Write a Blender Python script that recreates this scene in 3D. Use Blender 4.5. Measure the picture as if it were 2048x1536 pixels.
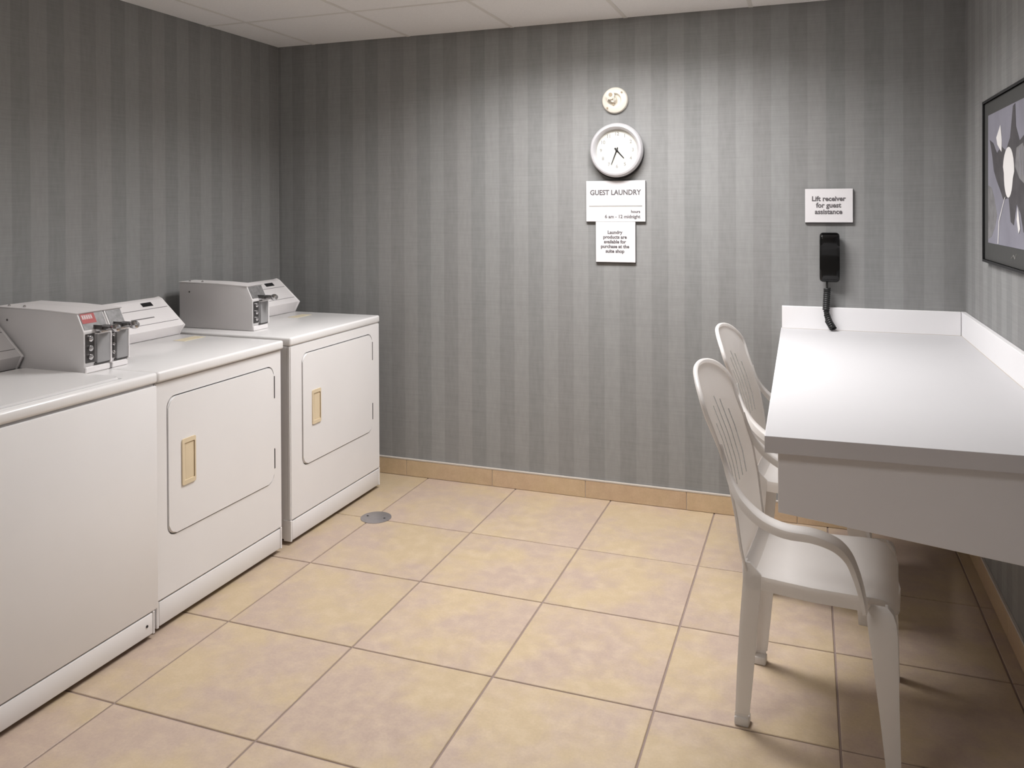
import bpy, bmesh, math, random
from mathutils import Vector, Matrix
random.seed(7)
D = bpy.data
SC = bpy.context.scene
for o in list(D.objects): D.objects.remove(o, do_unlink=True)
COL = SC.collection

# ---------------------------------------------------------------- camera
cam = D.cameras.new('camera'); co = D.objects.new('camera', cam); COL.objects.link(co)
cam.sensor_width = 36.0; cam.lens = 1619.58 / 2048 * 36.0
cam.shift_x = 0.0; cam.shift_y = -(768 - 425.7) / 2048
cam.clip_start = 0.02; cam.clip_end = 50
R = Vector((0.93897, 0.34396, -0.00452)); U = Vector((0.00183, 0.00814, 0.99997)); F = Vector((-0.34399, 0.93895, -0.00701))
m = Matrix.Identity(4)
for i in range(3):
    m[i][0] = R[i]; m[i][1] = U[i]; m[i][2] = -F[i]
m.translation = Vector((0.42866, -3.37534, 1.47652))
co.matrix_world = m
SC.camera = co
# ---------------------------------------------------------------- world, exposure
w = D.worlds.new('world'); SC.world = w; w.use_nodes = True
w.node_tree.nodes['Background'].inputs[0].default_value = (0.8, 0.85, 0.9, 1)
w.node_tree.nodes['Background'].inputs[1].default_value = 0.2
SC.view_settings.view_transform = 'Standard'; SC.view_settings.look = 'None'
SC.view_settings.gamma = 1; SC.view_settings.use_curve_mapping = False
SC.view_settings.exposure = 0.0
LAMP_A = 48     # recessed fixture over the middle of the room
FILL_LAMP_B = 11.5     # second fixture, added out of view nearer the camera as fill

# ---------------------------------------------------------------- room numbers (metres)
XL, XR, YB, YF, ZC = -2.485, 1.071, 0.611, -4.60, 2.415
T = 0.508

# ---------------------------------------------------------------- materials
def mat(name, col, rough=.5, metal=0., spec=.5, coat=0., emit=None, es=0.):
    m = D.materials.new(name); m.use_nodes = True
    b = m.node_tree.nodes['Principled BSDF']
    b.inputs['Base Color'].default_value = (*col, 1); b.inputs['Roughness'].default_value = rough
    b.inputs['Metallic'].default_value = metal; b.inputs['Specular IOR Level'].default_value = spec
    b.inputs['Coat Weight'].default_value = coat
    if emit: b.inputs['Emission Color'].default_value = (*emit, 1); b.inputs['Emission Strength'].default_value = es
    return m
def N(m, t, **k):
    n = m.node_tree.nodes.new(t)
    for a, v in k.items(): setattr(n, a, v)
    return n
def L(m, a, b): m.node_tree.links.new(a, b)
def mnode(m, op, a, b=None):
    n = N(m, 'ShaderNodeMath', operation=op)
    if hasattr(a, 'links'): L(m, a, n.inputs[0])
    else: n.inputs[0].default_value = a
    if b is not None:
        if hasattr(b, 'links'): L(m, b, n.inputs[1])
        else: n.inputs[1].default_value = b
    return n.outputs[0]
def mixc(m, fac, a, b, mode='MIX'):
    n = N(m, 'ShaderNodeMix', data_type='RGBA', blend_type=mode)
    if hasattr(fac, 'links'): L(m, fac, n.inputs[0])
    else: n.inputs[0].default_value = fac
    for s, v in ((6, a), (7, b)):
        if hasattr(v, 'links'): L(m, v, n.inputs[s])
        else: n.inputs[s].default_value = (*v, 1)
    return n.outputs[2]
def noise(m, vec, scale, detail=4, rough=.55):
    n = N(m, 'ShaderNodeTexNoise'); L(m, vec, n.inputs['Vector'])
    n.inputs['Scale'].default_value = scale; n.inputs['Detail'].default_value = detail; n.inputs['Roughness'].default_value = rough
    return n.outputs[0]
def scaled(m, vec, s, off=(0, 0, 0)):
    n = N(m, 'ShaderNodeMapping'); L(m, vec, n.inputs[0]); n.inputs['Scale'].default_value = s; n.inputs['Location'].default_value = off
    return n.outputs[0]
def ramp(m, fac, pts):
    n = N(m, 'ShaderNodeValToRGB'); L(m, fac, n.inputs[0])
    el = n.color_ramp.elements
    while len(el) < len(pts): el.new(.5)
    for e, (p, c) in zip(el, pts):
        e.position = p; e.color = (c, c, c, 1) if isinstance(c, (int, float)) else (*c, 1)
    return n.outputs[0]
def bump(m, h, strength=.2, dist=.001):
    n = N(m, 'ShaderNodeBump'); L(m, h, n.inputs['Height']); n.inputs['Strength'].default_value = strength; n.inputs['Distance'].default_value = dist
    L(m, n.outputs[0], m.node_tree.nodes['Principled BSDF'].inputs['Normal'])

def wallpaper(name, axis, off):
    m = mat(name, (.3, .3, .3), .75, spec=.25)
    g = N(m, 'ShaderNodeNewGeometry'); s = N(m, 'ShaderNodeSeparateXYZ'); L(m, g.outputs['Position'], s.inputs[0])
    c = s.outputs[axis]
    f = mnode(m, 'FRACT', mnode(m, 'DIVIDE', mnode(m, 'ADD', c, off + 16.07), 0.1607))
    st = ramp(m, f, [(0, 0), (.02, 1), (.49, 1), (.51, 0)])
    # each stripe differs a little from the next
    k = mnode(m, 'FLOOR', mnode(m, 'DIVIDE', mnode(m, 'ADD', c, off + 16.07), 0.08035))
    wn = N(m, 'ShaderNodeTexWhiteNoise', noise_dimensions='1D'); L(m, k, wn.inputs['W'])
    lo, hi = (.247, .250, .247), (.288, .290, .287)
    col = mixc(m, st, lo, hi)
    col = mixc(m, mnode(m, 'MULTIPLY', wn.outputs[0], .22), col, (.29, .273, .268))
    sc = (1, 1, 60) ; v = scaled(m, g.outputs['Position'], (6, 6, 260))
    n1 = noise(m, v, 1.0, 3)
    v2 = scaled(m, g.outputs['Position'], (60, 60, 14)); n2 = noise(m, v2, 1.0, 3)
    ww = mnode(m, 'ADD', mnode(m, 'MULTIPLY', n1, .6), mnode(m, 'MULTIPLY', n2, .5))
    tone = ramp(m, ww, [(.38, .92), (.75, 1.08)])
    col = mixc(m, 1.0, col, tone, 'MULTIPLY')
    L(m, col, m.node_tree.nodes['Principled BSDF'].inputs['Base Color'])
    bump(m, n1, .25, .0006)
    return m
M = {}
M['paper_back'] = wallpaper('striped wallpaper back', 0, 1.023)
M['paper_left'] = wallpaper('striped wallpaper left', 1, .04)
M['paper_right'] = wallpaper('striped wallpaper right', 1, .0)

def stone(name, a, b, c, seam=1.0):
    m = mat(name, a, .42, spec=.4)
    g = N(m, 'ShaderNodeNewGeometry'); oi = N(m, 'ShaderNodeObjectInfo')
    cb = N(m, 'ShaderNodeCombineXYZ')
    L(m, mnode(m, 'MULTIPLY', oi.outputs['Random'], 37.), cb.inputs[0]); L(m, mnode(m, 'MULTIPLY', oi.outputs['Random'], 91.), cb.inputs[1])
    va = N(m, 'ShaderNodeVectorMath', operation='ADD'); L(m, g.outputs['Position'], va.inputs[0]); L(m, cb.outputs[0], va.inputs[1])
    n1 = noise(m, va.outputs[0], 3.2, 6, .62); n2 = noise(m, va.outputs[0], 18, 6, .65); n3 = noise(m, va.outputs[0], 120, 3, .6)
    col = mixc(m, ramp(m, n1, [(.42, 0), (.58, 1)]), a, b)
    col = mixc(m, ramp(m, n2, [(.45, 0), (.75, .6)]), col, c)
    fine = ramp(m, mnode(m, 'ADD', mnode(m, 'MULTIPLY', n2, .5), mnode(m, 'MULTIPLY', n3, .5)), [(.35, .92), (.68, 1.06)])
    col = mixc(m, 1., col, fine, 'MULTIPLY')
    tone = mnode(m, 'ADD', mnode(m, 'MULTIPLY', oi.outputs['Random'], .07), .965)
    col = mixc(m, 1., col, tone, 'MULTIPLY')
    L(m, col, m.node_tree.nodes['Principled BSDF'].inputs['Base Color'])
    L(m, ramp(m, n2, [(.3, .36), (.7, .55)]), m.node_tree.nodes['Principled BSDF'].inputs['Roughness'])
    bump(m, n2, .12, .0015)
    return m
M['tile'] = stone('beige ceramic tile', (.50, .39, .255), (.455, .35, .285), (.54, .435, .315))
M['tile_skirt'] = stone('ochre skirting tile', (.56, .42, .265), (.54, .39, .26), (.60, .46, .31))
M['grout'] = mat('grey brown grout', (.27, .205, .18), .9)
M['caulk'] = mat('pale caulk', (.55, .50, .45), .8)
def plain(name, col, rough, scale=40, amt=.06, b=.0, **k):
    m = mat(name, col, rough, **k); g = N(m, 'ShaderNodeNewGeometry')
    n = noise(m, g.outputs['Position'], scale, 4)
    t = ramp(m, n, [(.3, 1 - amt), (.7, 1 + amt)])
    L(m, mixc(m, 1., col, t, 'MULTIPLY'), m.node_tree.nodes['Principled BSDF'].inputs['Base Color'])
    if b: bump(m, n, b, .001)
    return m
M['ceiling'] = plain('mineral fibre ceiling tile', (.92, .91, .905), .9, 220, .05, .3)
M['tbar'] = plain('painted metal ceiling bar', (.80, .78, .75), .55, 10, .02)
M['plaster'] = plain('painted plaster', (.80, .79, .78), .85, 60, .03)
M['enamel'] = plain('white appliance enamel', (.80, .785, .785), .30, 3, .015, spec=.45)
M['enamel_top'] = plain('white appliance top enamel', (.79, .775, .77), .22, 3, .015, spec=.5)
M['enamel_in'] = mat('shaded steel base', (.10, .085, .07), .7)
M['console'] = plain('white console plastic', (.80, .77, .77), .38, 3, .01)
M['groove'] = mat('dark grey line', (.16, .15, .15), .6)
M['beige'] = plain('beige handle plastic', (.72, .60, .42), .45, 8, .03)
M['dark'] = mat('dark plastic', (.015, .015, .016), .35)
M['hinge'] = mat('dark hinge metal', (.03, .028, .028), .5, metal=.5)
M['case'] = plain('grey white painted steel case', (.62, .60, .60), .45, 6, .02)
M['vault'] = plain('satin grey steel vault', (.36, .355, .36), .42, 5, .04, metal=.3)
M['chrome'] = mat('chrome', (.62, .61, .62), .18, metal=1.)
M['steel_dark'] = mat('dark worn steel', (.12, .115, .115), .35, metal=.8)
M['red'] = mat('red print', (.36, .045, .045), .5)
M['meter_face'] = plain('worn grey meter face', (.20, .195, .195), .5, 60, .25, metal=.3)
M['lamin'] = plain('white laminate', (.56, .552, .562), .75, 2, .01, spec=.2)  # same laminate as the splashback, darkened to offset strong lamp light
M['lamin_splash'] = plain('white splashback laminate', (.84, .83, .84), .5, 2, .01, spec=.3)  # copy of the worktop laminate, lightened to offset weaker light on it
M['lamin_edge'] = plain('grey white laminate edge', (.70, .68, .70), .5, 4, .02)  # edge and end panel lightened to make up for weak light on them
M['lamin_panel'] = plain('pale grey laminate panel', (.86, .84, .86), .55, 4, .015)
M['chair'] = plain('white moulded plastic', (.90, .885, .875), .34, 8, .02, spec=.45)
_m = M['chair']; _b = _m.node_tree.nodes['Principled BSDF']; _o = [n for n in _m.node_tree.nodes if n.type == 'OUTPUT_MATERIAL'][0]
_t = N(_m, 'ShaderNodeBsdfTranslucent'); _t.inputs[0].default_value = (.90, .87, .84, 1)
_x = N(_m, 'ShaderNodeMixShader'); _x.inputs[0].default_value = .42
L(_m, _b.outputs[0], _x.inputs[1]); L(_m, _t.outputs[0], _x.inputs[2]); L(_m, _x.outputs[0], _o.inputs[0])
M['black'] = mat('glossy black plastic', (.004, .004, .004), .16, spec=.4)
M['cordm'] = mat('black rubber cord', (.012, .012, .012), .5)
M['sign'] = plain('white acrylic sign', (.74, .72, .73), .45, 5, .01)
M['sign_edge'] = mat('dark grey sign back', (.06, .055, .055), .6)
M['ink'] = mat('grey ink', (.12, .11, .115), .7)
M['ink_light'] = mat('light grey ink', (.30, .29, .27), .7)
M['rim'] = plain('silver white clock rim', (.54, .53, .545), .32, 6, .01, metal=.15)
M['face'] = plain('cream clock face', (.78, .775, .71), .6, 5, .01)
M['glass_shadow'] = mat('clock well grey', (.38, .36, .35), .6)
M['cream'] = plain('cream painted metal', (.80, .75, .66), .45, 6, .02)
M['cream_dark'] = mat('aged brass', (.34, .27, .19), .45, metal=.5)
M['plate'] = plain('brushed grey metal cover', (.34, .32, .325), .38, 60, .04, metal=.6)
M['frame'] = mat('black picture frame', (.012, .012, .013), .4)
M['mat_board'] = plain('dark grey mount board', (.062, .062, .060), .8, 30, .03)
M['art_bg'] = plain('grey blue print', (.245, .24, .285), .6, 6, .12)
M['art_dark'] = plain('charcoal print', (.07, .065, .07), .6, 20, .2)
M['art_mid'] = plain('mid grey print', (.20, .195, .20), .6, 25, .25)
M['art_white'] = mat('white print', (.78, .76, .75), .6)
M['diffuser'] = mat('lit prismatic diffuser', (.9, .9, .9), .6, emit=(1, .97, .94), es=3.0)
M['stain'] = mat('yellowed sticker', (.70, .62, .45), .5)

# ---------------------------------------------------------------- mesh helpers
def finish(bm, ang=35):
    bmesh.ops.remove_doubles(bm, verts=bm.verts, dist=1e-6)
    bmesh.ops.recalc_face_normals(bm, faces=bm.faces)
    for f in bm.faces: f.smooth = True
    for e in bm.edges:
        if len(e.link_faces) == 2: e.smooth = e.calc_face_angle(0) < math.radians(ang)
def obj(name, bm, m, parent=None, off=(0, 0, 0), fin=True):
    if fin: finish(bm)
    me = D.meshes.new(name); 
    if off != (0, 0, 0): bmesh.ops.translate(bm, vec=[-c for c in off], verts=bm.verts)
    bm.to_mesh(me); bm.free()
    for x in (m if isinstance(m, (list, tuple)) else [m]): me.materials.append(x)
    o = D.objects.new(name, me); COL.objects.link(o)
    if parent: o.parent = parent
    return o
def box(bm, x0, x1, y0, y1, z0, z1, r=0, seg=2, mi=0):
    vs = [bm.verts.new((x, y, z)) for x in (x0, x1) for y in (y0, y1) for z in (z0, z1)]
    idx = [(0, 1, 3, 2), (4, 6, 7, 5), (0, 4, 5, 1), (2, 3, 7, 6), (0, 2, 6, 4), (1, 5, 7, 3)]
    fs = [bm.faces.new([vs[i] for i in q]) for q in idx]
    for f in fs: f.material_index = mi
    if r:
        es = list({e for f in fs for e in f.edges})
        ret = bmesh.ops.bevel(bm, geom=es, offset=r, segments=seg, affect='EDGES', profile=.5)
        for f in ret['faces']: f.material_index = mi
def prism(bm, pts, axis, a, b, mi=0):
    """polygon pts (u,v) extruded along axis from a to b. axis x:(y,z) y:(x,z) z:(x,y)"""
    def P(u, v, t): return {'x': (t, u, v), 'y': (u, t, v), 'z': (u, v, t)}[axis]
    A = [bm.verts.new(P(u, v, a)) for u, v in pts]; B = [bm.verts.new(P(u, v, b)) for u, v in pts]
    n = len(pts)
    fs = [bm.faces.new(A), bm.faces.new(B[::-1])]
    for i in range(n): fs.append(bm.faces.new((A[i], B[i], B[(i + 1) % n], A[(i + 1) % n])))
    for f in fs: f.material_index = mi
    return fs
def bevel_all(bm, fs, r, seg=2):
    es = list({e for f in fs for e in f.edges})
    bmesh.ops.bevel(bm, geom=es, offset=r, segments=seg, affect='EDGES', profile=.5)
def rrect(u0, u1, v0, v1, r, n=6):
    out = []
    for cu, cv, a0 in ((u1 - r, v1 - r, 0), (u0 + r, v1 - r, 90), (u0 + r, v0 + r, 180), (u1 - r, v0 + r, 270)):
        for k in range(n + 1):
            a = math.radians(a0 + 90 * k / n); out.append((cu + r * math.cos(a), cv + r * math.sin(a)))
    return out
def lathe(bm, prof, c, axis, n=48, mi=0):
    """prof [(r,t)] t along axis"""
    rings = []
    for r, t in prof:
        ring = []
        for k in range(n):
            a = 2 * math.pi * k / n; p, q = r * math.cos(a), r * math.sin(a)
            v = {'x': (t, p, q), 'y': (p, t, q), 'z': (p, q, t)}[axis]
            ring.append(bm.verts.new((c[0] + v[0], c[1] + v[1], c[2] + v[2])))
        rings.append(ring)
    for a, b in zip(rings, rings[1:]):
        for k in range(n):
            f = bm.faces.new((a[k], a[(k + 1) % n], b[(k + 1) % n], b[k])); f.material_index = mi
    for ring in (rings[0], rings[-1]):
        f = bm.faces.new(ring); f.material_index = mi
def tube(bm, pts, rad, n=8, mi=0, cap=True):
    pts = [Vector(p) for p in pts]; rings = []
    up = Vector((0, 0, 1))
    prev = None
    for i, p in enumerate(pts):
        t = (pts[min(i + 1, len(pts) - 1)] - pts[max(i - 1, 0)]).normalized()
        if prev is None:
            a = t.cross(up)
            if a.length < .1: a = t.cross(Vector((1, 0, 0)))
            a.normalize()
        else:
            a = (prev - t * prev.dot(t)).normalized()
        prev = a; b = t.cross(a)
        r = rad[i] if isinstance(rad, (list, tuple)) else rad
        rings.append([bm.verts.new(p + (a * math.cos(2 * math.pi * k / n) + b * math.sin(2 * math.pi * k / n)) * r) for k in range(n)])
    for A, B in zip(rings, rings[1:]):
        for k in range(n):
            f = bm.faces.new((A[k], A[(k + 1) % n], B[(k + 1) % n], B[k])); f.material_index = mi
    if cap:
        bm.faces.new(rings[0]).material_index = mi; bm.faces.new(rings[-1][::-1]).material_index = mi
def thing(name, label, cat, loc, group=None):
    o = D.objects.new(name, None); COL.objects.link(o); o.location = loc; o.empty_display_size = .1
    o['label'] = label; o['category'] = cat
    if group: o['group'] = group
    return o
def tag(o, label, cat, group=None):
    o['label'] = label; o['category'] = cat
    if group: o['group'] = group
    return o
def struct(name, bm, m):
    o = obj(name, bm, m); o['kind'] = 'structure'; return o
NB = bmesh.new
def text_bm(s, size, loc, align='CENTER', face='y', space=1.0, bold=0., sx=1.0):
    c = D.curves.new('lettering', 'FONT'); c.body = s; c.size = size; c.align_x = align; c.align_y = 'CENTER'; c.space_line = space
    c.extrude = .0004; c.offset = bold; c.resolution_u = 3
    o = D.objects.new('lettering', c); COL.objects.link(o)
    bpy.context.view_layer.update()
    dg = bpy.context.evaluated_depsgraph_get()
    me = D.meshes.new_from_object(o.evaluated_get(dg))
    bm = NB(); bm.from_mesh(me)
    D.objects.remove(o, do_unlink=True); D.meshes.remove(me)
    rot = Matrix.Rotation(math.radians(90), 4, 'X') if face == 'y' else Matrix.Rotation(math.radians(90), 4, 'Z') @ Matrix.Rotation(math.radians(90), 4, 'X')
    bm.transform(Matrix.Translation(loc) @ rot @ Matrix.Diagonal((sx, 1, 1, 1)))
    return bm

# ================================================================ SETTING
b = NB(); box(b, XL - .12, XL, YF - .12, YB + .12, -.05, ZC + .25); struct('wall_left', b, M['paper_left'])
b = NB(); box(b, XL, XR, YB, YB + .12, -.05, ZC + .25); struct('wall_back', b, M['paper_back'])
b = NB(); box(b, XR, XR + .12, YF - .12, YB + .12, -.05, ZC + .25); struct('wall_right', b, M['paper_right'])
b = NB(); box(b, XL, XR, YF - .12, YF, -.05, ZC + .25); struct('wall_front', b, M['plaster'])
b = NB(); box(b, XL, XR, YF, YB, -.10, -.0035)
floor = struct('floor', b, M['grout'])
# floor tiles, one object each
xs = [XL] + [i * T for i in range(-4, 3)] + [XR - .001]
ys = [YF] + [-j * T for j in range(9, -1, -1)] + [YB - .001]
xs[0] = XL + .001; ys[0] = YF + .001
cache = {}
g = .0030
for i in range(len(xs) - 1):
    for j in range(len(ys) - 1):
        wx, wy = xs[i + 1] - xs[i], ys[j + 1] - ys[j]
        key = (round(wx, 4), round(wy, 4))
        if key not in cache:
            bm = NB(); box(bm, -wx / 2 + g, wx / 2 - g, -wy / 2 + g, wy / 2 - g, -.009, 0)
            top = [e for e in bm.edges if all(abs(v.co.z) < 1e-6 for v in e.verts)]
            bmesh.ops.bevel(bm, geom=top, offset=.0018, segments=1, affect='EDGES')
            finish(bm, 20); me = D.meshes.new('floor_tile'); bm.to_mesh(me); bm.free(); me.materials.append(M['tile']); cache[key] = me
        o = D.objects.new('floor_tile', cache[key]); COL.objects.link(o)
        o.location = ((xs[i] + xs[i + 1]) / 2, (ys[j] + ys[j + 1]) / 2, random.uniform(-.0004, 0)); o.parent = floor
# skirting tiles
def skirting(name, pts_axis, a, bnd, fixed, h=.092, th=.010):
    root = NB()
    if pts_axis == 'x': box(root, a, bnd, fixed - .006, fixed, 0, h - .002)
    elif fixed < 0: box(root, fixed, fixed + .006, a, bnd, 0, h - .002)
    else: box(root, fixed - .006, fixed, a, bnd, 0, h - .002)
    ro = struct(name, root, M['caulk'])
    t = a
    first = True
    while t < bnd - .01:
        e = min(t + (.31 if first else T), bnd); first = False
        bm = NB()
        if pts_axis == 'x': box(bm, t + .0015, e - .0015, fixed - th, fixed - .002, .001, h - .004, .0015, 1)
        elif fixed < 0: box(bm, fixed + .002, fixed + th, t + .0015, e - .0015, .001, h - .004, .0015, 1)
        else: box(bm, fixed - th, fixed - .002, t + .0015, e - .0015, .001, h - .004, .0015, 1)
        obj('skirting_tile', bm, M['tile_skirt'], ro)
        t = e
    bm = NB()
    if pts_axis == 'x': box(bm, a, bnd, fixed - th - .001, fixed, h - .004, h + .004, .001, 1)
    elif fixed < 0: box(bm, fixed, fixed + th, a, bnd, h - .004, h + .003, .001, 1)
    else: box(bm, fixed - th, fixed, a, bnd, h - .004, h + .003, .001, 1)
    obj('caulk_line', bm, M['caulk'], ro)
skirting('baseboard_back', 'x', XL + .012, XR - .012, YB)
skirting('baseboard_right', 'y', YF + .01, YB, XR)
skirting('baseboard_left', 'y', YF + .01, YB, XL)
# ceiling: slab above, tiles laid in a bar grid, two openings for the fixtures
b = NB(); box(b, XL, XR, YF, YB, ZC + .20, ZC + .25); ceil = struct('ceiling', b, M['plaster'])
CX = [XL, -2.24, -1.632, -1.026, -.426, .174, .78, XR]
CY = [YF, -4.2, -3.59, -2.98, -2.37, -1.81, -1.20, -.60, .015, YB]
openings = set()
openings |= {(3, 7), (4, 7)}            # lamp A  x -1.026...174, y -.60...015
openings |= {(2, 3), (3, 3)}            # added fill lamp B  x -1.632..-.426, y -2.98..-2.37
for i in range(len(CX) - 1):
    for j in range(len(CY) - 1):
        if (i, j) in openings: continue
        bm = NB(); box(bm, CX[i] + .0015, CX[i + 1] - .0015, CY[j] + .0015, CY[j + 1] - .0015, ZC + .0015, ZC + .017, .0015, 1)
        obj('ceiling_tile', bm, M['ceiling'], ceil)
for x in CX[1:-1]:
    bm = NB()
    if x == -.426:
        for y0, y1 in ((YF, -.60), (.015, YB)): box(bm, x - .010, x + .010, y0, y1, ZC, ZC + .004)
    elif x == -1.026:
        for y0, y1 in ((YF, -2.98), (-2.37, YB)): box(bm, x - .010, x + .010, y0, y1, ZC, ZC + .004)
    else: box(bm, x - .010, x + .010, YF, YB, ZC, ZC + .004)
    obj('ceiling_bar', bm, M['tbar'], ceil)
for y in CY[1:-1]:
    bm = NB(); box(bm, XL, XR, y - .009, y + .009, ZC + .0004, ZC + .004)
    obj('ceiling_bar', bm, M['tbar'], ceil)

# ================================================================ LIGHT FIXTURES
def troffer(x0, x1, y0, y1, power, label, depth=.09):
    cx, cy = (x0 + x1) / 2, (y0 + y1) / 2
    t = thing('ceiling_light', label, 'ceiling light', (cx, cy, ZC)); off = (cx, cy, ZC)
    bm = NB(); h = .012; z0, z1 = ZC - .001, ZC + depth + .02
    for a in ((x0, x0 + h, y0, y1), (x1 - h, x1, y0, y1), (x0, x1, y0, y0 + h), (x0, x1, y1 - h, y1)):
        box(bm, *a, z0, z1)
    box(bm, x0, x1, y0, y1, z1, z1 + .004)
    obj('housing', bm, M['tbar'], t, off)
    bm = NB(); box(bm, x0 + h, x1 - h, y0 + h, y1 - h, ZC + depth + .004, ZC + depth + .009)
    obj('diffuser', bm, M['diffuser'], t, off)
    la = D.lights.new('lamp_light', 'AREA'); la.shape = 'RECTANGLE'; la.size = x1 - x0 - .06; la.size_y = y1 - y0 - .06
    la.energy = power; la.color = (1, .988, .99); la.spread = math.radians(150)
    lo = D.objects.new('lamp_light', la); COL.objects.link(lo); lo.location = (0, 0, depth); lo.parent = t
troffer(-1.016, .164, -.591, .006, LAMP_A, 'recessed fluorescent ceiling light nearest the back wall')
troffer(-1.622, -.436, -2.971, -2.379, FILL_LAMP_B, 'recessed fluorescent ceiling light nearer the camera')

# ================================================================ MACHINES
def console(parent, off, y0, y1, dx, dz, disp=None):
    P = [(-2.395, .912), (-2.235, .912), (-2.205, .957), (-2.333, 1.068), (-2.353, 1.076), (-2.40, 1.06)]
    P = [(x + dx, z + (dz if z > .92 else 0)) for x, z in P]
    bm = NB(); fs = prism(bm, P, 'y', y0, y1); bevel_all(bm, fs, .004)
    c = obj('console', bm, M['console'], parent, off)
    # end caps slightly proud
    for ya, yb in ((y0 - .004, y0 + .006), (y1 - .006, y1 + .004)):
        cx = sum(p[0] for p in P) / 6; cz = sum(p[1] for p in P) / 6
        Q = [(cx + (x - cx) * 1.03, max(.9115, cz + (z - cz) * 1.03)) for x, z in P]
        bm = NB(); fs = prism(bm, Q, 'y', ya, yb); bevel_all(bm, fs, .002, 1); obj('end_cap', bm, M['console'], c, (0, 0, 0))
    # sloping face frame: point along slope s in 0..1 from nose to top
    n = Vector((P[3][0] - P[2][0], 0, P[3][1] - P[2][1])); nn = Vector((-n.z, 0, n.x)).normalized()
    if nn.x < 0: nn = -nn
    def strip(name, ya, yb, s0, s1, m, h=.0012):
        a = Vector((P[2][0], 0, P[2][1])) + n * s0; e = Vector((P[2][0], 0, P[2][1])) + n * s1
        q = [(a.x, a.z), (e.x, e.z), (e.x + nn.x * h, e.z + nn.z * h), (a.x + nn.x * h, a.z + nn.z * h)]
        bm = NB(); prism(bm, q, 'y', ya, yb); obj(name, bm, m, c)
    strip('trim_line', y0 + .01, y1 - .008, .70, .712, M['groove'])
    strip('trim_line', y0 + .01, y1 - .008, .20, .212, M['groove'], .0008)
    if disp: strip('display', disp[0], disp[1], .80, .93, M['dark'], .002)
    strip('lettering', y0 + (y1 - y0) * .55, y0 + (y1 - y0) * .78, .40, .43, M['groove'], .0008) if disp and dx == 0 else None
    for ch in c.children:
        if ch.data.users == 1: ch.data.transform(Matrix.Translation([-v for v in off]))
    return c
def slab(parent, off, x0, x1, y0, y1, m):
    bm = NB(); box(bm, x0, x1, y0, y1, .873, .911, .009, 3); return obj('top_panel', bm, m, parent, off)

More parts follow.
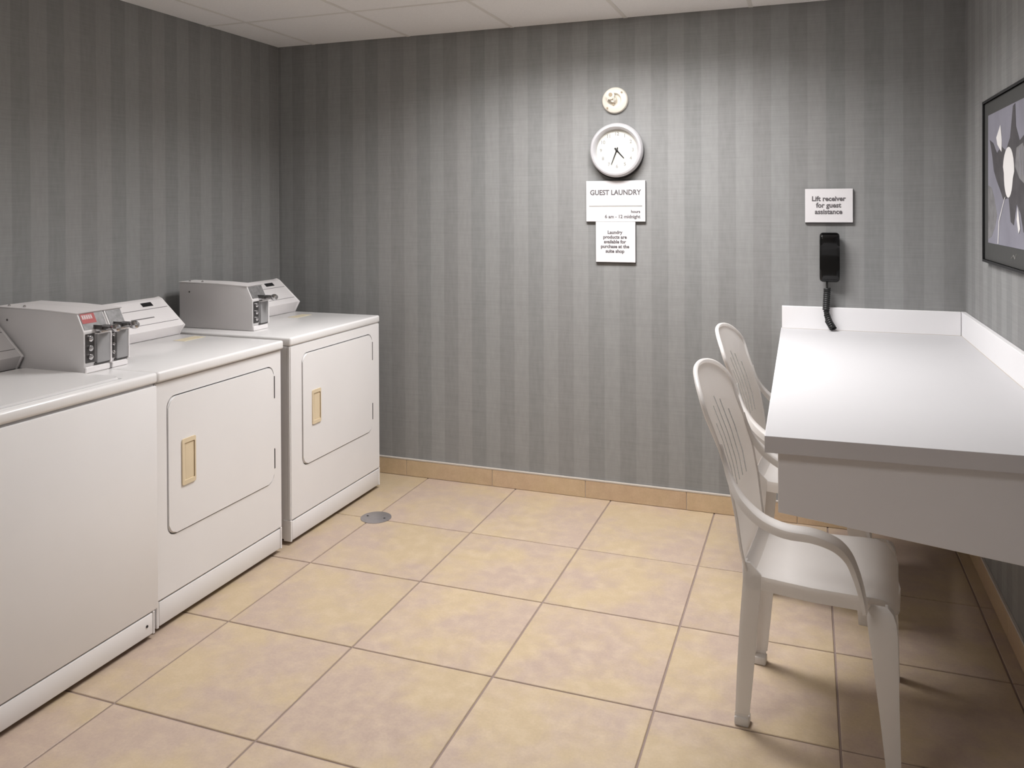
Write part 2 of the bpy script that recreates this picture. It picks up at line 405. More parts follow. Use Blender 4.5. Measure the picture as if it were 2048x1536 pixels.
def dryer(y0, y1, door, label, cy, cons, shift, over=.004):
    xf = -1.698; xb = -2.40
    off = ((xf + xb) / 2, (y0 + y1) / 2, 0)
    t = thing('dryer', label, 'dryer', off, 'front loading coin dryers')
    d0, d1, z0, z1 = door; gp = .005
    bm = NB()   # cabinet shell behind the front panel
    box(bm, xb, xf - .014, y0 + .002, y1 - .002, .022, .872, .004, 1)
    obj('cabinet', bm, M['enamel'], t, off)
    # front panel with a rounded opening
    bm = NB(); x = xf; th = .014
    inner = rrect(d0 - gp, d1 + gp, z0 - gp, z1 + gp, .040); K = 7
    cor = [(y1, .872), (y0, .872), (y0, .108), (y1, .108)]
    def ring(xx, pts): return [bm.verts.new((xx, *p)) for p in pts]
    A = ring(x, inner); B = ring(x - th, inner); C_ = ring(x, cor); E_ = ring(x - th, cor); n = len(inner)
    for q in range(4):
        for k in range(K - 1): bm.faces.new((A[q * K + k], A[q * K + k + 1], C_[q]))
        bm.faces.new((A[q * K + K - 1], A[((q + 1) % 4) * K], C_[(q + 1) % 4], C_[q]))
        bm.faces.new((C_[q], C_[(q + 1) % 4], E_[(q + 1) % 4], E_[q]))
    for k in range(n): bm.faces.new((A[k], B[k], B[(k + 1) % n], A[(k + 1) % n]))
    es = [e for e in bm.edges if all(v in C_ for v in e.verts)] + [e for e in bm.edges if (e.verts[0] in C_ and e.verts[1] in E_) or (e.verts[1] in C_ and e.verts[0] in E_)]
    bmesh.ops.bevel(bm, geom=es, offset=.004, segments=2, affect='EDGES')
    obj('front_panel', bm, M['enamel'], t, off)
    # groove floor
    bm = NB(); box(bm, xf - .0135, xf - .008, d0 - .02, d1 + .02, z0 - .02, z1 + .02); obj('door_seal', bm, M['groove'], t, off)
    # door
    bm = NB(); fs = prism(bm, rrect(d0, d1, z0, z1, .036), 'x', xf - .008, xf + .004)
    ed = [e for e in bm.edges if all(abs(v.co.x - (xf + .004)) < 1e-6 for v in e.verts)]
    bmesh.ops.bevel(bm, geom=ed, offset=.004, segments=2, affect='EDGES')
    dr = obj('door', bm, M['enamel'], t, off)
    # recessed handle: beige frame with hollow
    h0, h1, hz0, hz1 = cy
    bm = NB(); o_ = rrect(h0, h1, hz0, hz1, .006, 3); i_ = rrect(h0 + .010, h1 - .006, hz0 + .016, hz1 - .016, .004, 3)
    xo = xf + .009; xi = xf + .0045; n = len(o_)
    A = [bm.verts.new((xi, *p)) for p in o_]; B = [bm.verts.new((xo, *p)) for p in o_]
    C2 = [bm.verts.new((xo, *p)) for p in i_]; D2 = [bm.verts.new((xi + .0005, p[0] + .006, p[1])) for p in i_]
    for P_, Q_ in ((A, B), (B, C2), (C2, D2)):
        for k in range(n): bm.faces.new((P_[k], P_[(k + 1) % n], Q_[(k + 1) % n], Q_[k]))
    bm.faces.new(D2)
    h = obj('handle', bm, M['beige'], dr, off)
    bm = NB(); box(bm, xo - .0045, xo - .0036, h0 + .020, h1 - .006, hz0 + .018, hz1 - .018); g_ = obj('handle_grip', bm, M['beige'], dr, off)
    for za, zb in ((z1 - .135, z1 - .040), (z0 + .055, z0 + .14)):
        bm = NB(); box(bm, xf - .006, xf + .0045, d1 - .0005, d1 + .0075, za, zb, .0015, 1); obj('hinge', bm, M['hinge'], t, off)
    # kick panel
    bm = NB(); box(bm, xf - .014, xf - .001, y0 + .012, y1 - .012, .020, .104, .003, 2); obj('kick_panel', bm, M['enamel'], t, off)
    for ya, yb in ((y0, y0 + .010), (y1 - .010, y1)):
        bm = NB(); box(bm, xf - .04, xf, ya, yb, .016, .109, .002, 1); obj('corner_post', bm, M['enamel'], t, off)
    for yy in (y0 + .06, y1 - .06):
        for xx in (xf - .07, xb + .07):
            bm = NB(); lathe(bm, [(.018, 0), (.018, .008), (.010, .010), (.010, .03)], (xx, yy, 0), 'z', 12); obj('levelling_foot', bm, M['hinge'], t, off)
    slab(t, off, xb - .01, xf + over, y0 - .001, y1 + .001, M['enamel_top'])
    console(t, off, cons[0], cons[1], shift[0], shift[1], cons[2])
    # yellowed sticker on the top
    bm = NB(); box(bm, -2.13 + shift[0], -2.07 + shift[0], cons[3], cons[3] + .13, .9105, .9117); obj('sticker', bm, M['stain'], t, off)
    return t
dryer(-1.171, -.459, (-1.115, -.515, .32, .807), 'white front loading dryer in the middle, joined to the top loading washer', (-1.053, -.985, .478, .645),
      (-1.03, -.470, (-.606, -.548), -.62), (0, 0), .014)
dryer(-.395, .386, (-.305, .305, .325, .822), 'white front loading dryer standing alone nearest the back wall', (-.238, -.170, .492, .648),
      (-.172, .372, (.225, .292), .16), (.022, .012))

# washer
wx = -1.686; y0, y1 = -1.905, -1.176; xb = -2.40
off = ((wx + xb) / 2, (y0 + y1) / 2, 0)
t = thing('washing_machine', 'white top loading washing machine at the left edge, plain front without a door', 'washer', off)
bm = NB(); box(bm, xb, wx - .012, y0 + .002, y1 - .002, .022, .872, .004, 1); obj('cabinet', bm, M['enamel'], t, off)
bm = NB(); box(bm, wx - .012, wx, y0, y1, .096, .866, .004, 2); obj('front_panel', bm, M['enamel'], t, off)
bm = NB(); box(bm, wx - .012, wx - .001, y0 + .004, y1 - .026, .020, .091, .003, 2); kp = obj('kick_panel', bm, M['enamel'], t, off)
bm = NB(); box(bm, wx - .03, wx, y1 - .024, y1 - .016, .016, .094, .002, 1); obj('corner_post', bm, M['enamel'], t, off)
bm = NB(); lathe(bm, [(.0045, wx - .0015), (.0045, wx + .001), (.002, wx + .0015)], (0, -1.228, .056), 'x', 12); s = obj('screw', bm, M['hinge'], t, off)
bm = NB(); box(bm, xb - .01, wx + .002, y0 - .001, -1.1722, .874, .911, .010, 3); obj('top_panel', bm, M['enamel_top'], t, off)
bm = NB(); fs = prism(bm, rrect(-2.17, -1.722, y0 + .08, -1.297, .02), 'z', .9105, .919)
ed = [e for e in bm.edges if all(abs(v.co.z - .919) < 1e-6 for v in e.verts)]
bmesh.ops.bevel(bm, geom=ed, offset=.003, segments=2, affect='EDGES'); obj('lid', bm, M['enamel_top'], t, off)
bm = NB(); box(bm, -1.90, -1.722, -1.2965, -1.2935, .9105, .9116); box(bm, -1.7215, -1.7195, y0 + .08, -1.2935, .9105, .9114); obj('lid_gap', bm, M['vault'], t, off)
for yy in (y0 + .06, y1 - .06):
    for xx in (wx - .07, xb + .07):
        bm = NB(); lathe(bm, [(.018, 0), (.018, .008), (.010, .010), (.010, .03)], (xx, yy, 0), 'z', 12); obj('levelling_foot', bm, M['hinge'], t, off)
wc = console(t, off, y0 + .02, -1.292, .03, .004, None); wc.data.materials[0] = M['case']; wc['label'] = 'grey faced washer console'
for ch in wc.children:
    if ch.name.startswith('end_cap'): ch.data.materials[0] = M['case']
bm = NB(); box(bm, -2.36, -2.203, y0 + .02, -1.288, .9112, .9145); obj('console_gap', bm, M['dark'], t, off)  # black strip drawn for the shade under the washer console

# coin boxes
def coin_box(y0, y1, xf, label, red, sw=.048, group='steel coin meter boxes', z0=.9118):
    yv = y0 + sw
    off = (xf - .2, (y0 + y1) / 2, z0)
    t = thing('coin_box', label, 'coin box', off, group)
    P = [(xf, z0), (xf, z0 + .142), (xf - .032, z0 + .205), (xf - .20, z0 + .211), (xf - .42, z0 + .214), (xf - .42, z0)]
    bm = NB(); fs = prism(bm, P, 'y', y0, y1); bevel_all(bm, fs, .003); obj('case', bm, M['case'], t, off)
    # lid folded over the top
    bm = NB(); Q = [(xf - .028, z0 + .2035), (xf - .20, z0 + .2115), (xf - .424, z0 + .2145), (xf - .424, z0 + .2165), (xf - .20, z0 + .2145), (xf - .026, z0 + .2065)]
    prism(bm, Q, 'y', y0 - .0015, y1 + .0015); c = obj('cover', bm, M['console'], t, off)
    for xx in ((xf - .30, xf - .375) if sw > .04 else ()):
        bm = NB(); lathe(bm, [(.005, -.003), (.005, .004), (.002, .007)], (xx, y0 + .02, z0 + .2155), 'z', 10); obj('rivet', bm, M['chrome'], t, off)
    bm = NB(); lathe(bm, [(.004, y0 + .001), (.004, y0 - .0015)], (xf - .36, 0, z0 + .17), 'y', 10); obj('rivet', bm, M['steel_dark'], t, off)
    # face plate on slope
    a = Vector((xf, 0, z0 + .142)); e = Vector((xf - .032, 0, z0 + .205)); dd = e - a; nn = Vector((dd.z, 0, -dd.x)).normalized()
    def sl(name, ya, yb, s0, s1, m, h, par=t):
        p, q = a + dd * s0, a + dd * s1
        Z = [(p.x, p.z), (q.x, q.z), (q.x + nn.x * h, q.z + nn.z * h), (p.x + nn.x * h, p.z + nn.z * h)]
        bm = NB(); prism(bm, Z, 'y', ya, yb); return obj(name, bm, m, par, off)
    fp = sl('face_plate', y0 + .006, y1 - .006, .10, .93, M['meter_face'], .0016)
    if red:
        sl('red_label', y0 + .008, y0 + .066, .42, .93, M['red'], .0024, fp)
        bmx = NB(); 
        for k in range(5):
            p = a + dd * .72 + nn * .0026
            y_ = y0 + .013 + k * .0085
            box(bmx, p.x - .0045, p.x + .004, y_, y_ + .005, p.z - .008, p.z + .006)
        # little pale marks standing for worn letters on the label
        o = sl('label_letters', y0 + .013, y0 + .052, .66, .84, M['sign'], .0027, fp); bmx.free()
        me = o.data; bm = NB()
        for k in range(5):
            ya = y0 + .013 + k * .0088
            p, q = a + dd * .64, a + dd * .86; h = .0028
            Z = [(p.x, p.z), (q.x, q.z), (q.x + nn.x * h, q.z + nn.z * h), (p.x + nn.x * h, p.z + nn.z * h)]
            prism(bm, Z, 'y', ya, ya + .002); prism(bm, Z, 'y', ya + .004, ya + .0058)
            p, q = a + dd * .72, a + dd * .77
            Z = [(p.x, p.z), (q.x, q.z), (q.x + nn.x * h, q.z + nn.z * h), (p.x + nn.x * h, p.z + nn.z * h)]
            prism(bm, Z, 'y', ya, ya + .0055)
        bmesh.ops.translate(bm, vec=[-v for v in off], verts=bm.verts); finish(bm); bm.to_mesh(me); bm.free()
    # lower front: dark lock plate, vault box standing forward on the right
    bm = NB(); box(bm, xf, xf + .0025, y0 + .006, yv - .004, z0 + .035, z0 + .135, .001, 1); lp = obj('lock_plate', bm, M['steel_dark'], t, off)
    for zz in (z0 + .118, z0 + .085, z0 + .055):
        rl = min(.010, sw * .3)
        bm = NB(); lathe(bm, [(rl, xf + .002), (rl, xf + .008), (rl * .6, xf + .010)], (0, y0 + sw * .5, zz), 'x', 14); obj('lock', bm, M['chrome'], lp, off)
    bm = NB(); box(bm, xf - .002, xf + .010, yv, y1 - .006, z0 + .030, z0 + .130, .002, 2); v = obj('vault', bm, M['vault'], t, off)
    bm = NB(); box(bm, xf - .002, xf + .012, y1 - .006, y1, z0 + .024, z0 + .136, .001, 1); obj('door_edge', bm, M['console'], v, off)
    bm = NB(); box(bm, xf - .002, xf + .013, yv, y1 - .001, z0 + .130, z0 + .134, .001, 1); obj('door_top', bm, M['console'], v, off)
    bm = NB(); box(bm, xf + .001, xf + .006, yv - .006, y1 - .006, z0 + .025, z0 + .030); obj('door_shadow_gap', bm, M['steel_dark'], v, off)
    bm = NB(); box(bm, xf, xf + .006, y0 + .002, y1 - .002, z0, z0 + .022, .003, 1); obj('foot_flange', bm, M['console'], t, off)
    # coin slide
    zs = z0 + .150
    bm = NB(); box(bm, xf - .03, xf + .030, yv - .002, y1 - .008, z0 + .136, z0 + .149, .003, 2); ch = obj('slide_housing', bm, M['chrome'], t, off)
    bm = NB(); box(bm, xf - .03, xf + .052, yv + .004, y1 - .008, zs, zs + .007, .002, 1)
    box(bm, xf - .02, xf + .03, yv, yv + .003, zs - .006, zs + .012, .001, 1); obj('coin_slide', bm, M['steel_dark'], t, off)
    bm = NB(); lathe(bm, [(.004, xf + .050), (.012, xf + .053), (.0145, xf + .060), (.0145, xf + .070), (.011, xf + .078), (.004, xf + .080)], (0, (yv + y1) / 2 - .003, zs + .0005), 'x', 18)
    obj('slide_knob', bm, M['chrome'], t, off)
coin_box(-1.281, -1.172, -1.902, 'coin meter box with a red label, beside the washer console', True)
coin_box(-1.168, -1.092, -1.902, 'coin meter box right behind the one with the red label', False, .020)
coin_box(-.296, -.188, -1.972, 'coin meter box on the dryer standing nearest the back wall', False)

# ================================================================ FLOOR DRAIN COVER
bm = NB(); lathe(bm, [(.073, -.002), (.073, .0022), (.070, .0032), (.0, .0034)][:3] , (0, 0, 0), 'z', 40)
t = thing('floor_cover', 'round grey metal drain cover set in the floor tiles', 'drain cover', (-1.51, .013, .0))
obj('plate', bm, M['plate'], t)
for sx in (-.045, .045):
    bm = NB(); lathe(bm, [(.005, .003), (.005, .0042), (.002, .0044)], (sx, 0, 0), 'z', 12); obj('screw', bm, M['hinge'], t)

# ================================================================ COUNTER
CXL, CYN = .327, -1.286     # left edge, near end
off = (.7, -.34, 0)
t = thing('counter', 'long white laminate counter with raised splashback along the right wall', 'counter', off)
bm = NB(); prism(bm, [(.309, YB - .002), (XR - .002, YB - .002), (XR - .002, CYN + .035), (CXL, CYN)], 'z', .9085, .909)
fs = prism(bm, [(.309, YB - .002), (XR - .002, YB - .002), (XR - .002, CYN + .035), (CXL, CYN)], 'z', .868, .9084); obj('worktop', bm, M['lamin'], t, off)
# edge band (near end and left side)
d = Vector((XR - .002 - CXL, .035, 0)).normalized()
def ext(bm, p, q, th, z0, z1):
    p, q = Vector(p), Vector(q); n = Vector(((q - p).y, -(q - p).x)).normalized() * th
    prism(bm, [tuple(p), tuple(q), tuple(q + n), tuple(p + n)], 'z', z0, z1)
bm = NB(); ext(bm, (CXL - .0015, CYN), (XR - .002, CYN + .035), .0015, .868, .9088); obj('end_edge_strip', bm, M['lamin_edge'], t, off)
bm = NB(); ext(bm, (.309, YB - .002), (CXL, CYN), .0015, .868, .9088); obj('side_edge_strip', bm, M['lamin_edge'], t, off)
bm = NB(); box(bm, .311, XR - .022, YB - .020, YB - .001, .909, 1.012, .0015, 1); obj('back_splash', bm, M['lamin_splash'], t, off)
bm = NB(); box(bm, XR - .020, XR - .001, CYN + .036, YB - .001, .909, 1.012, .0015, 1); obj('side_splash', bm, M['lamin_splash'], t, off)
bm = NB(); box(bm, .313, XR - .022, YB - .0215, YB - .020, .909, .9105); box(bm, XR - .0215, XR - .020, CYN + .04, YB - .02, .909, .9105); obj('seal_line', bm, M['caulk'], t, off)
# end bracket panel: deeper towards the wall
pn = [(.356, .866), (.356, .7155), (1.07, .628), (1.07, .866)]
bm = NB(); fs = prism(bm, pn, 'y', CYN + .020, CYN + .038); bevel_all(bm, fs, .001, 1)
for v in bm.verts: v.co.y += (v.co.x - .356) * .045
obj('end_panel', bm, M['lamin_panel'], t, off)
bm = NB(); box(bm, XR - .03, XR - .001, CYN + .09, YB - .002, .80, .867, .001, 1); box(bm, .34, XR - .03, YB - .02, YB - .002, .80, .867, .001, 1); obj('wall_batten', bm, M['lamin_panel'], t, off)

# ================================================================ CHAIRS
def chair_parts():
    parts = []
    def lerp(t, tab):
        if t <= tab[0][0]: return tab[0][1]
        for (a, va), (b_, vb) in zip(tab, tab[1:]):
            if t <= b_: return va + (vb - va) * (t - a) / (b_ - a)
        return tab[-1][1]
    XC = [(.40, -.170), (.43, -.188), (.46, -.198), (.5, -.206), (.6, -.219), (.7, -.238), (.78, -.262), (.87, -.297), (.93, -.322), (.965, -.338), (1.0, -.356)]
    WW = [(.40, .175), (.43, .182), (.5, .196), (.6, .203), (.7, .205), (.8, .203), (.85, .206), (.88, .215), (.91, .219), (1.0, .219)]
    def xs_(s, z): return lerp(z, XC) + (.016 if z < .86 else .016 + .1 * (z - .86)) * s * s
    def ztop(s): return .875 + .113 * (max(0, 1 - abs(s) ** 2.3)) ** .5
    def P(s, z): return Vector((xs_(s, z), s * lerp(z, WW), z))
    cols = [-1, -.985, -.95, -.89, -.80, -.70, -.60]
    sl = []
    for c in (-.48, -.24, 0, .24, .48):
        cols += [c - .026, c + .026]; sl.append((c - .026, c + .026))
        if c < .45: cols.append(c + .12)
    cols += [.60, .70, .80, .89, .95, .985, 1]
    NR = 34; ZB = .425
    bm = NB(); V = []
    for i in range(NR + 1):
        v = i / NR
        V.append([bm.verts.new(P(s, ZB + (ztop(s) - ZB) * v)) for s in cols])
    for i in range(NR):
        for k in range(len(cols) - 1):
            zc_ = ZB + (ztop(0) - ZB) * (i + .5) / NR
            if any(abs(cols[k] - a) < 1e-6 for a, _ in sl) and .635 < zc_ < .885 - .22 * (cols[k] + .026) ** 2: continue
            bm.faces.new((V[i][k], V[i][k + 1], V[i + 1][k + 1], V[i + 1][k]))
    bmesh.ops.solidify(bm, geom=list(bm.faces), thickness=.006)
    rim = [P(-1, ZB + .02 + (.875 - ZB - .02) * k / 14) for k in range(15)]
    for k in range(1, 40):
        s = -math.cos(math.pi * k / 40); rim.append(P(s, ztop(s)))
    rim += [P(1, ZB + .02 + (.875 - ZB - .02) * (14 - k) / 14) for k in range(15)]
    rr = [.0075 if p.z > .86 else max(.0045, .0075 - (.86 - p.z) * .03) for p in rim]
    tube(bm, rim, rr, 8)
    parts.append(('backrest', bm))
    # seat
    bm = NB(); xsn = [-.188, -.180, -.16, -.12, -.06, 0, .06, .11, .15, .175, .195, .208, .212]
    def hw(x):
        base = lerp(x, [(-.2, .178), (-.1, .196), (.0, .204), (.12, .210), (.21, .212)])
        if x > .13: base *= max(.02, 1 - ((x - .13) / .085) ** 2.6 * .28)
        return base
    ss = [-1, -.97, -.9, -.8, -.6, -.3, 0, .3, .6, .8, .9, .97, 1]
    G = []
    for x in xsn:
        row = []
        for s in ss:
            z = .438 + .006 * max(0, x) / .15 - .014 * (1 - abs(s) ** 3) * (1 - min(1, max(0, (x - .05) / .12)) * .3)
            if x > .15: z -= .045 * ((x - .15) / .062) ** 2.2
            if x < -.16: z += .03 * ((-.16 - x) / .028) ** 2
            row.append(bm.verts.new((x, s * hw(x), z)))
        G.append(row)
    for i in range(len(xsn) - 1):
        for k in range(len(ss) - 1): bm.faces.new((G[i][k], G[i + 1][k], G[i + 1][k + 1], G[i][k + 1]))
    # skirt
    loop = [G[i][0] for i in range(len(xsn))] + [G[-1][k] for k in range(1, len(ss))] + [G[i][-1] for i in range(len(xsn) - 2, -1, -1)]
    low = [bm.verts.new((v.co.x, v.co.y * 1.01, min(v.co.z, .446) - .038 if v.co.x < .15 else .392)) for v in loop]
    for a in range(len(loop) - 1): bm.faces.new((loop[a], loop[a + 1], low[a + 1], low[a]))
    bmesh.ops.recalc_face_normals(bm, faces=bm.faces)
    bmesh.ops.solidify(bm, geom=list(bm.faces), thickness=.005)
    parts.append(('seat', bm))
    # arms
    for sg in (-1, 1):
        path = [(-.244, .196, .800), (-.233, .201, .762), (-.217, .211, .724), (-.196, .226, .692), (-.168, .242, .663), (-.120, .257, .633), (-.062, .265, .619), (.0, .266, .618),
                (.045, .266, .609), (.078, .264, .592), (.102, .262, .562), (.118, .259, .52), (.127, .255, .485), (.133, .252, .455), (.137, .250, .430)]
        hwid = [.003, .006, .011, .016, .020, .024, .025, .026, .027, .028, .029, .031, .034, .036, .036]
        th = [.006, .009, .013, .018, .022, .024, .025, .024, .022, .020, .016, .014, .012, .011, .010]
        # smooth the path
        def cr(p0, p1, p2, p3, t): return .5 * ((2 * p1) + (-p0 + p2) * t + (2 * p0 - 5 * p1 + 4 * p2 - p3) * t * t + (-p0 + 3 * p1 - 3 * p2 + p3) * t ** 3)
        vals = [Vector(p).to_4d() for p in path]
        pts = []
        for i in range(len(path) - 1):
            for k in range(4):
                t_ = k / 4; idx = [max(0, i - 1), i, i + 1, min(len(path) - 1, i + 2)]
                pp = cr(*[Vector(path[j]) for j in idx], t_); ww = cr(*[Vector((hwid[j], th[j], 0)) for j in idx], t_)
                pts.append((pp, ww.x, ww.y))
        pts.append((Vector(path[-1]), hwid[-1], th[-1]))
        bm = NB(); rings = []
        for i, (p, w_, h_) in enumerate(pts):
            a = pts[max(0, i - 1)][0]; c = pts[min(len(pts) - 1, i + 1)][0]; tg = (c - a); tg.y = 0; tg.normalize()
            nrm = Vector((-tg.z, 0, tg.x));  # upward / outward side
            if nrm.dot(Vector((.35, 0, 1))) < 0: nrm = -nrm
            prof = [(-1, -1), (-1, -.15), (-.85, .0), (-.5, .10), (0, .13), (.5, .10), (.85, 0), (1, -.15), (1, -1), (.86, -1), (.84, -.25), (-.84, -.25), (-.86, -1)]
            ring = []
            for u, v in prof:
                q = p + nrm * (v * h_) + Vector((0, u * w_, 0)); ring.append(bm.verts.new((q.x, q.y * sg, q.z)))
            rings.append(ring)
        n = len(rings[0])
        for A, B in zip(rings, rings[1:]):
            for k in range(n): bm.faces.new((A[k], A[(k + 1) % n], B[(k + 1) % n], B[k]))
        bm.faces.new(rings[0]); bm.faces.new(rings[-1])
        parts.append(('armrest', bm))
        # front leg: L section, outer plate + front plate
        def Lleg(rows, thk):
            bm = NB(); rings = []
            for z, xa, xb_, yo, yi in rows:   # xa rear/front inner edge, xb corner edge
                c = [(xa, yo), (xb_, yo), (xb_, yi), (xb_ - math.copysign(thk, xb_ - xa), yi), (xb_ - math.copysign(thk, xb_ - xa), yo - thk), (xa, yo - thk)]
                rings.append([bm.verts.new((x, y * sg, z)) for x, y in c])
            for A, B in zip(rings, rings[1:]):
                for k in range(6): bm.faces.new((A[k], A[(k + 1) % 6], B[(k + 1) % 6], B[k]))
            bm.faces.new(rings[0]); bm.faces.new(rings[-1])
            return bm
        bm = Lleg([(.0, .183, .216, .268, .232), (.03, .181, .216, .268, .232), (.15, .168, .213, .266, .226), (.30, .150, .210, .262, .215), (.38, .139, .208, .258, .214), (.405, .136, .205, .254, .214), (.425, .137, .198, .246, .214), (.436, .145, .185, .236, .216)], .006)
        box(bm, .186, .214, sg * .250 if sg > 0 else -.266, .266 if sg > 0 else -.250, 0, .012)
        parts.append(('leg', bm))
        bm = Lleg([(.0, -.176, -.212, .184, .156), (.034, -.175, -.212, .184, .156), (.036, -.171, -.210, .186, .155), (.15, -.160, -.205, .189, .152), (.30, -.147, -.196, .193, .148), (.395, -.139, -.189, .192, .143), (.44, -.137, -.186, .189, .140), (.470, -.168, -.184, .187, .16)], .006)
        # foot pad
        box(bm, -.213, -.172, *( (.150, .190) if sg > 0 else (-.190, -.150)), 0, .026, .005, 2)
        parts.append(('leg', bm))
    # rail tying seat to legs
    return parts
CH = chair_parts()
root = thing('chair', 'white plastic armchair nearest the camera, one arm under the near counter end', 'chair', (.455, -.835, 0), 'white plastic armchairs at the counter')
root.rotation_euler = (0, 0, math.radians(-5))
for n_, bm in CH: obj(n_, bm, M['chair'], root)
r2 = root.copy(); COL.objects.link(r2); r2.location = (.432, -.005, 0); r2.rotation_euler = (0, 0, math.radians(-5))
r2['label'] = 'farther white plastic armchair, between the near armchair and the striped back wall'
for ch in root.children:
    c = ch.copy(); COL.objects.link(c); c.parent = r2

# ================================================================ WALL SIGNS
def sign(x0, x1, z0, z1, label, texts, th=.014, nm='wall_sign', line=None):
    off = ((x0 + x1) / 2, YB, (z0 + z1) / 2)
    t = thing(nm, label, 'sign', off)
    bm = NB(); box(bm, x0 + .001, x1 + .0015, YB - th + .004, YB - .0005, z0 - .005, z1 - .002); obj('backing', bm, M['sign_edge'], t, off)  # backing reaches below and right of the plate to draw its shadow line
    bm = NB(); box(bm, x0, x1, YB - th, YB - th + .004, z0, z1, .001, 1); obj('plate', bm, M['sign'], t, off)
    for s, size, x, z, al, bold, sx, sp in texts:
        bm = text_bm(s, size, (x, YB - th - .0003, z), al, 'y', sp, bold + .0004, sx); finish(bm); obj('lettering', bm, M['ink'], t, off, False)
    if line:
        bm = NB(); box(bm, line[0], line[1], YB - th - .0012, YB - th + .001, line[2] - .0018, line[2] + .0018); obj('rule', bm, M['ink_light'], t, off)
    return t
sign(-.627, -.327, 1.402, 1.606, 'white wall sign reading GUEST LAUNDRY, directly under the clock',
     [('GUEST LAUNDRY', .0355, -.478, 1.5465, 'CENTER', .0007, .92, 1), ('hours', .021, -.352, 1.4515, 'RIGHT', .0003, .95, 1), ('6 am - 12 midnight', .0235, -.352, 1.4265, 'RIGHT', .0003, 1., 1)], line=(-.612, -.342, 1.480))
sign(-.578, -.377, 1.199, 1.401, 'small square white sign hanging below the GUEST LAUNDRY sign',
     [('Laundry\nproducts are\navailable for\npurchase at the\nsuite shop', .0235, -.480, 1.301, 'CENTER', .0004, .98, 1.0)])
sign(.413, .617, 1.400, 1.554, 'white wall sign reading Lift receiver for guest assistance, above the phone',
     [('Lift receiver\nfor guest\nassistance', .031, .514, 1.478, 'CENTER', .0006, .95, .96)])

# ================================================================ CLOCK
cxk, czk = -.466, 1.757
t = thing('wall_clock', 'round silver rimmed wall clock with a cream face', 'clock', (cxk, YB, czk)); off = (cxk, YB, czk)
bm = NB(); lathe(bm, [(.120, -.001), (.133, -.003), (.133, -.020), (.110, -.022)], (cxk, YB, czk - .009), 'y', 64); obj('back_case', bm, M['dark'], t, off)  # black disc set low behind the rim, drawn as the clock's shadow
bm = NB(); lathe(bm, [(.105, -.012), (.120, -.012), (.131, -.020), (.135, -.032), (.133, -.046), (.126, -.054), (.117, -.056), (.110, -.052), (.105, -.042), (.102, -.026), (.102, -.012)], (cxk, YB, czk), 'y', 72)
obj('rim', bm, M['rim'], t, off)
bm = NB(); lathe(bm, [(.1035, -.020), (.1035, -.026)], (cxk, YB, czk), 'y', 64); obj('dial', bm, M['face'], t, off)
for h in range(1, 13):
    a = math.radians(90 - 30 * h); tb = text_bm(str(h), .024, (cxk + .081 * math.cos(a), YB - .0265, czk + .081 * math.sin(a)), bold=.0007)
    finish(tb); obj('numeral', tb, M['ink_light'], t, off, False)
def hand(name, ang, ln, w_, y):
    bm = NB(); a = math.radians(90 - ang); d = Vector((math.cos(a), 0, math.sin(a))); n = Vector((-d.z, 0, d.x))
    c = Vector((cxk, y, czk)); q = [c - d * .015 - n * w_, c - d * .015 + n * w_, c + d * ln + n * w_ * .5, c + d * ln - n * w_ * .5]
    A = [bm.verts.new(p) for p in q]; B = [bm.verts.new(p + Vector((0, -.001, 0))) for p in q]
    bm.faces.new(A); bm.faces.new(B[::-1])
    for k in range(4): bm.faces.new((A[k], A[(k + 1) % 4], B[(k + 1) % 4], B[k]))
    obj(name, bm, M['dark'], t, off)
hand('hour_hand', 138, .054, .0042, YB - .029); hand('minute_hand', 201, .076, .0034, YB - .031)
bm = NB(); lathe(bm, [(.006, -.026), (.006, -.0335), (.002, -.0345)], (cxk, YB, czk), 'y', 16); obj('hub', bm, M['dark'], t, off)

# ================================================================ WALL FITTING ABOVE THE CLOCK
c = (-.478, YB, 2.007)
t = thing('sprinkler', 'round cream wall fitting with a small off centre nozzle above the clock', 'wall fitting', c)
bm = NB(); lathe(bm, [(.064, -.001), (.066, -.008), (.062, -.018), (.052, -.024), (.036, -.026), (.030, -.020), (.028, -.014)], c, 'y', 48); obj('escutcheon', bm, M['cream'], t, c)
bm = NB(); lathe(bm, [(.016, -.010), (.016, -.034), (.013, -.040)], (c[0] - .004, c[1], c[2] + .002), 'y', 20); obj('stem', bm, M['cream'], t, c)
bm = NB(); lathe(bm, [(.020, -.040), (.022, -.043), (.022, -.050), (.016, -.053)], (c[0] - .016, c[1], c[2] + .022), 'y', 24); obj('nozzle', bm, M['cream'], t, c)
bm = NB(); lathe(bm, [(.010, -.0525), (.010, -.0545)], (c[0] - .013, c[1], c[2] + .024), 'y', 16); obj('nozzle_opening', bm, M['cream_dark'], t, c)
bm = NB(); box(bm, c[0] - .030, c[0] - .026, c[1] - .05, c[1] - .03, c[2] - .004, c[2] + .026, .001, 1); obj('frame_arm', bm, M['cream'], t, c)
bm = NB(); box(bm, c[0] + .000, c[0] + .004, c[1] - .05, c[1] - .03, c[2] - .004, c[2] + .026, .001, 1); obj('frame_arm', bm, M['cream'], t, c)
for dx, dz in ((.037, .037), (-.036, -.038), (-.006, -.022)):
    bm = NB(); lathe(bm, [(.0045, -.022), (.0045, -.0275)], (c[0] + dx, c[1], c[2] + dz), 'y', 12); obj('screw', bm, M['cream_dark'], t, c)

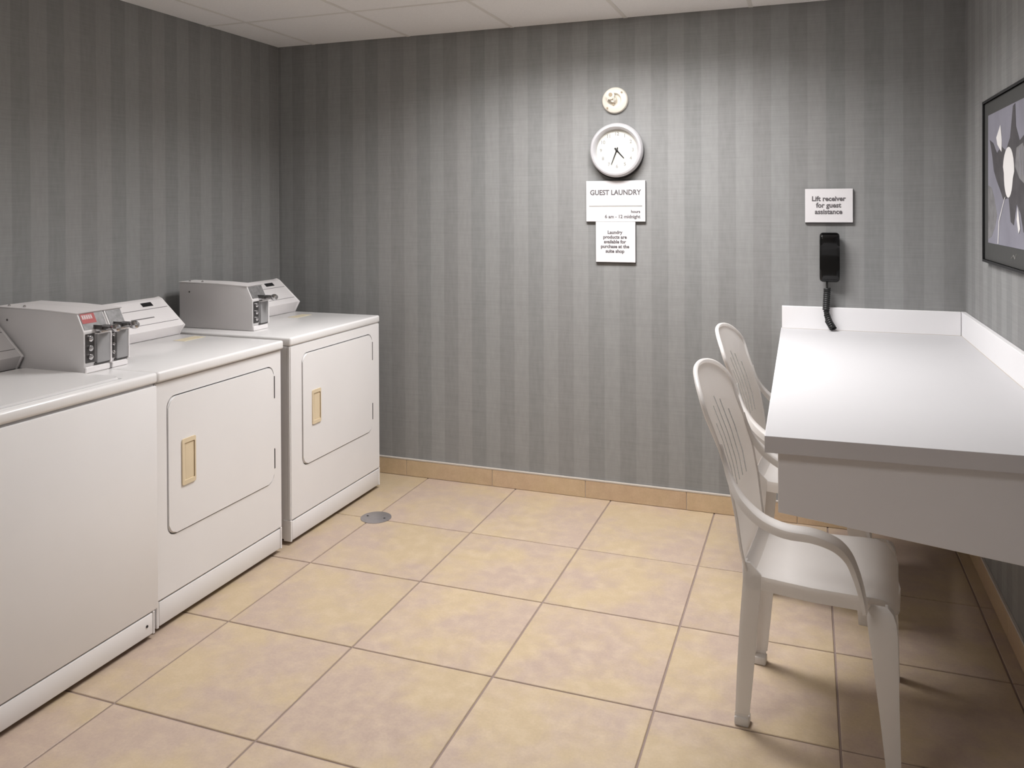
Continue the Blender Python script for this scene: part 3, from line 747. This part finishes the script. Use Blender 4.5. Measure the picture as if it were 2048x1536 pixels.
# ================================================================ PHONE
px, pz = .5175, 1.241
t = thing('wall_phone', 'black handset wall phone hanging above the counter splashback', 'phone', (px, YB, pz)); off = (px, YB, pz)
bm = NB(); box(bm, px - .034, px + .034, YB - .018, YB - .0005, pz - .098, pz + .098, .006, 2); obj('wall_cradle', bm, M['black'], t, off)
bm = NB()
pr = [(YB - .016, -.112), (YB - .044, -.112), (YB - .056, -.095), (YB - .054, -.05), (YB - .050, 0), (YB - .054, .05), (YB - .058, .085), (YB - .050, .108), (YB - .034, .114), (YB - .016, .110)]
fs = prism(bm, [(y, pz + z) for y, z in pr], 'x', px - .0425, px + .0425); bevel_all(bm, fs, .015, 4)
obj('handset', bm, M['black'], t, off)
# cord: coiled run, then a loop of it resting on the counter
bm = NB()
def helix(a, b_, r, turns, wr):
    a, b_ = Vector(a), Vector(b_); dv = (b_ - a); ln = dv.length; dv.normalize(); u = dv.cross(Vector((0, 1, 0))).normalized(); v = dv.cross(u)
    n = turns * 10
    return [a + dv * ln * k / n + u * r * math.cos(2 * math.pi * k / 10) + v * r * math.sin(2 * math.pi * k / 10) for k in range(n + 1)]
xc = .506
tube(bm, [(xc, YB - .030, 1.14), (xc, YB - .030, 1.118), (xc + .001, YB - .030, 1.098)], .0045, 8)
tube(bm, helix((xc + .001, YB - .030, 1.100), (xc - .004, YB - .033, 1.000), .0115, 11, .003), .0046, 6)
tube(bm, helix((xc - .004, YB - .033, 1.000), (xc + .004, YB - .042, .957), .008, 5, .003), .0046, 6)
tube(bm, helix((xc + .004, YB - .042, .957), (xc + .026, YB - .062, .921), .0115, 6, .003), .0048, 6)
tube(bm, helix((xc - .002, YB - .044, .985), (xc + .020, YB - .060, .925), .010, 7, .003), .0044, 6)
obj('cord', bm, M['cordm'], t, off)

# ================================================================ PICTURE ON THE RIGHT WALL
yA, yC, zA, zB = .138, -.80, 1.262, 1.868
off = (XR, (yA + yC) / 2, (zA + zB) / 2)
t = thing('framed_picture', 'black framed black and white abstract print on the right wall', 'picture', off)
bm = NB(); f = .010
for a in ((yC, yA, zB - f, zB), (yC, yA, zA, zA + f), (yA - f, yA, zA + f, zB - f), (yC, yC + f, zA + f, zB - f)):
    box(bm, XR - .022, XR - .001, *a, .001, 1)
obj('frame', bm, M['frame'], t, off)
bm = NB(); box(bm, XR - .014, XR - .004, yC + f, yA - f, zA + f, zB - f); obj('mount', bm, M['mat_board'], t, off)
bm = NB(); I0, I1, J0, J1 = yC + .07, .062, 1.337, 1.808
box(bm, XR - .0155, XR - .0135, I0, I1, J0, J1)
def art(mi, pts, x=.0160):
    pts = [(max(I0, min(I1, y)), max(J0, min(J1, z))) for y, z in pts]
    A = [bm.verts.new((XR - x, y, z)) for y, z in pts]; B = [bm.verts.new((XR - x + .0006, y, z)) for y, z in pts]
    bm.faces.new(A).material_index = mi; 
    n = len(A)
    for k in range(n): bm.faces.new((A[k], B[k], B[(k + 1) % n], A[(k + 1) % n])).material_index = mi
bmesh.ops.recalc_face_normals(bm, faces=bm.faces)
art(2, [(.062, 1.55), (.0, 1.54), (-.05, 1.50), (-.09, 1.44), (-.06, 1.40), (.0, 1.36), (.062, 1.35)], .0158)
art(1, [(.03, 1.715), (-.03, 1.70), (-.09, 1.66), (-.16, 1.68), (-.23, 1.66), (-.29, 1.70), (-.33, 1.80), (-.36, 1.805), (-.37, 1.73), (-.42, 1.68), (-.50, 1.70), (-.58, 1.64), (-.62, 1.52), (-.55, 1.44), (-.47, 1.39), (-.43, 1.45),
       (-.38, 1.48), (-.34, 1.41), (-.30, 1.42), (-.27, 1.50), (-.19, 1.495), (-.14, 1.53), (-.09, 1.56), (-.04, 1.60), (-.01, 1.66)], .0162)
art(2, [(-.38, 1.66), (-.46, 1.67), (-.54, 1.60), (-.52, 1.53), (-.42, 1.56), (-.36, 1.60)], .0166)
art(3, [(-.148, 1.755), (-.083, 1.715), (-.10, 1.69), (-.165, 1.66), (-.17, 1.70)], .0168)
art(3, [(-.27 + .082 * math.cos(a * math.pi / 12) * (1.0 if math.sin(a * math.pi / 12) > 0 else .8), 1.585 + .085 * math.sin(a * math.pi / 12)) for a in range(24)], .0172)
art(3, [(-.21, 1.50), (-.222, 1.505), (-.13, 1.42), (-.115, 1.34), (-.105, 1.34), (-.12, 1.42)], .0168)
art(3, [(-.40, 1.47), (-.43, 1.40), (-.41, 1.385), (-.385, 1.43)], .0172)
for k in range(5):
    y_ = -.42 - k * .03; art(0, [(y_, 1.66), (y_ - .008, 1.655), (y_ - .02, 1.57), (y_ - .012, 1.57)], .0170)
bm2 = bm; me = D.meshes.new('print'); bm2.to_mesh(me); bm2.free()
for k in ('art_bg', 'art_dark', 'art_mid', 'art_white'): me.materials.append(M[k])
me.transform(Matrix.Translation([-v for v in off])); o = D.objects.new('print', me); COL.objects.link(o); o.parent = t
bm = NB(); tube(bm, [(XR - .0145, -.30, 1.300), (XR - .0145, -.33, 1.312), (XR - .0145, -.35, 1.300), (XR - .0145, -.37, 1.318)], .0012, 6); obj('signature_mark', bm, M['ink_light'], t, off)
